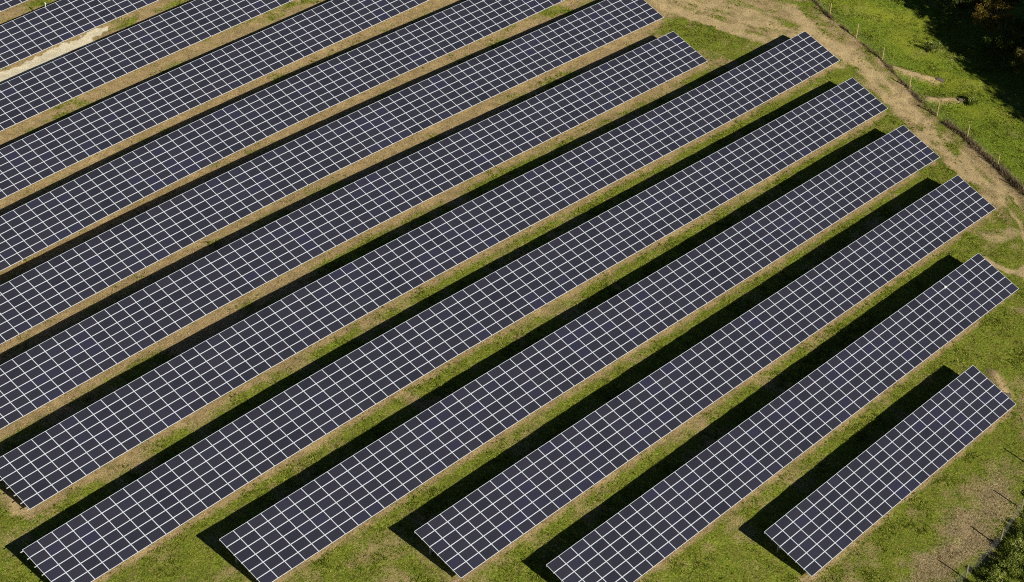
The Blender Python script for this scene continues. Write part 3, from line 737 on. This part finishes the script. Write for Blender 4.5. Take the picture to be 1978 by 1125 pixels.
me = leaves_mesh('dead_weeds', C, D, rand_dir(n * nl), hh * rng.uniform(.5, 1.1, n * nl), rng.uniform(.02, .05, n * nl), np.clip(rng.normal(.42, .25, n * nl), 0, 1), M_BRUSH)
tag(obj('dead_weeds', me), 'brown dead weeds grown into the wire fence beside the sandy track', 'weeds', kind='stuff')

M_BARK = wood_mat('bark', (.11, .085, .06))
GREENS = {
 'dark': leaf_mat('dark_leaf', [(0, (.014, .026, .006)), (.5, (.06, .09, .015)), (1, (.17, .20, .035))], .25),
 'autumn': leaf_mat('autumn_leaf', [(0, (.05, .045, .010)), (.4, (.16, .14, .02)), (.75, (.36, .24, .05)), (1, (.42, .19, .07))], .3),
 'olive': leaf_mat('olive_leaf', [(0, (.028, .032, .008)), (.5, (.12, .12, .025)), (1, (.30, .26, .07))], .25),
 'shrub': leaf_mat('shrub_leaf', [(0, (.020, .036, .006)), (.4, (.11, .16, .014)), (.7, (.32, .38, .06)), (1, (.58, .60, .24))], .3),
}
def crown_points(h0, h1_, r, nclump, per, rnd, spread):
    cz = (h0 + h1_) / 2; hz = (h1_ - h0) / 2
    P = []; cent = []
    for i in range(nclump):
        d = rnd.normal(size=3); d /= np.linalg.norm(d); q = rnd.uniform(.45, 1.0) ** .6
        wob = 1 + .30 * math.sin(3.1 * d[0] + 5 * d[1] + i % 3)
        c = np.array([d[0] * r * q * wob, d[1] * r * q * wob, cz + d[2] * hz * q * (1 if d[2] > 0 else .85)])
        cent.append(c)
        g = rnd.normal(size=(per, 3)); g /= np.linalg.norm(g, axis=1)[:, None]
        g *= (rnd.random(per) ** .45)[:, None] * spread * rnd.uniform(.6, 1.25)
        P.append(c + g * np.array([1, 1, .75]))
    return np.vstack(P), np.array(cent)
def tree(x, y, h, r, kind, label, leaf=.24, nclump=70, per=110, name='tree', h0=.28, lean=(0, 0), group=None, cat=None, spread=None):
    z = h1(x, y); root = empty(name, (x, y, z)); tag(root, label, cat or 'tree', group)
    rnd = np.random.default_rng(int(abs(x * 131 + y * 17)) + 5)
    P, cent = crown_points(h * h0, h, r, nclump, per, rnd, spread or r * .30)
    P[:, 0] += lean[0] * P[:, 2] / h; P[:, 1] += lean[1] * P[:, 2] / h
    n = len(P); D = rnd.normal(size=(n, 3)); D[:, 2] -= .3; D /= np.linalg.norm(D, axis=1)[:, None]
    Nn = rnd.normal(size=(n, 3)); Nn /= np.linalg.norm(Nn, axis=1)[:, None]
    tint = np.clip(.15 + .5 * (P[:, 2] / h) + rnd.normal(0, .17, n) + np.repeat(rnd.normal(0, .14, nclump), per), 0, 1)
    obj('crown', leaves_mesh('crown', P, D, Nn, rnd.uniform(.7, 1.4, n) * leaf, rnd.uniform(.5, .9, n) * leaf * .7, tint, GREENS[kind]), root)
    bag = Bag(); R0 = max(.05, h * .018)
    zs = np.linspace(-.3, h * .86, 7)
    pts = [(math.sin(zz * .7 + x) * .02 * zz + lean[0] * zz / h, math.cos(zz * .6 + y) * .02 * zz + lean[1] * zz / h, zz) for zz in zs]
    bag.add(tube(pts, [R0 * (1.25 - .17 * i) for i in range(7)], 8))
    for c in cent[::max(1, nclump // 16)]:
        zb = min(max(h * .18, c[2] * .62), h * .8); s = np.array([lean[0] * zb / h, lean[1] * zb / h, zb])
        c = c + np.array([lean[0] * c[2] / h, lean[1] * c[2] / h, 0])
        bag.add(tube([s, (s + c) / 2 + np.array([0, 0, .04 * h]), c], [R0 * .45, R0 * .28, R0 * .08], 5))
    obj('trunk', bag.mesh('trunk', (M_BARK,), True), root)
    return root
# trees inside the frame at the upper right, standing in the shade of the taller ones behind the camera side
tree(85.5, -29.5, 6.5, 2.6, 'dark', 'dark round tree at the very edge of the meadow shadow, top right', nclump=60)
tree(90.5, -27.0, 8.5, 3.2, 'dark', 'taller dark tree at the top edge of the picture, in the wood', nclump=80)
tree(84.0, -35.5, 7.6, 2.2, 'autumn', 'tree with orange and yellow autumn top inside the dark wood', nclump=60, leaf=.2)
tree(88.5, -33.5, 9.5, 2.8, 'olive', 'brownish green tree behind the autumn tree, at the right picture edge', nclump=80)
tree(81.0, -39.5, 7.0, 2.4, 'dark', 'dark tree below the autumn tree, its crown almost black in the shade', nclump=60)
tree(78.5, -44.5, 6.5, 2.3, 'olive', 'small olive green tree at the right picture edge where the wood meets the meadow', nclump=60)
tree(85.0, -42.0, 8.5, 2.6, 'dark', 'dark tree at the right picture edge with a few pale sunlit leaves', nclump=70)
# taller wood beyond, it throws the shadow over the meadow edge
WOOD = [(84.0, -56.0, 22, 5.0), (79.5, -58.5, 21.0, 4.3), (77.8, -65.0, 22.5, 4.6), (75.0, -70.5, 22, 4.3), (72.0, -76.0, 22.5, 4.5), (69.5, -81.5, 23, 4.6), (86.5, -64.5, 24, 5.0), (82.5, -73, 24, 5.0), (90, -50, 21, 4.8), (93, -57, 23, 5), (92, -42, 17, 4.2), (96, -36, 17, 4.5), (97, -48, 22, 5)]
for i, (x, y, h, r) in enumerate(WOOD):
    tree(x, y, h, r, ('dark', 'olive')[i % 2], 'tall tree of the wood to the right of the meadow', leaf=.62, nclump=95, per=55, h0=.12, group='tall trees of the wood beyond the meadow')

# shrubs beyond the south fence
SH = [(-7.6, -90.9, 1.3, 1.5), (-4.9, -90.2, 1.2, 1.3), (-2.6, -90.6, 1.6, 1.6), (0.1, -89.9, 1.3, 1.5), (2.8, -90.2, 1.7, 1.7), (5.8, -89.8, 1.5, 1.6), (8.6, -88.4, 1.5, 1.6), (-5.6, -93.0, 1.3, 1.6), (-2.0, -93.4, 1.5, 1.7), (1.6, -93.0, 1.6, 1.7), (5.0, -92.8, 1.7, 1.8)]
for i, (x, y, h, r) in enumerate(SH):
    tree(x, y, h, r, 'shrub', 'leafy green shrub massed beyond the stake fence in the lower right corner', leaf=.15, nclump=30, per=120, name='shrub', h0=.05, group='shrubs beyond the stake fence', cat='shrub', spread=.42)
for x, y, h, r, lb in [(69.9, -41.6, 1.0, .8, 'dark shrub beside the lower drain mouth in the meadow'), (77.5, -31.0, 1.3, 1.2, 'leafy shrub at the shadow edge of the meadow')]:
    tree(x, y, h, r, 'shrub', lb, leaf=.18, nclump=16, per=60, name='shrub', h0=.05, cat='shrub', spread=.35)
print('objects', len(scene.objects))
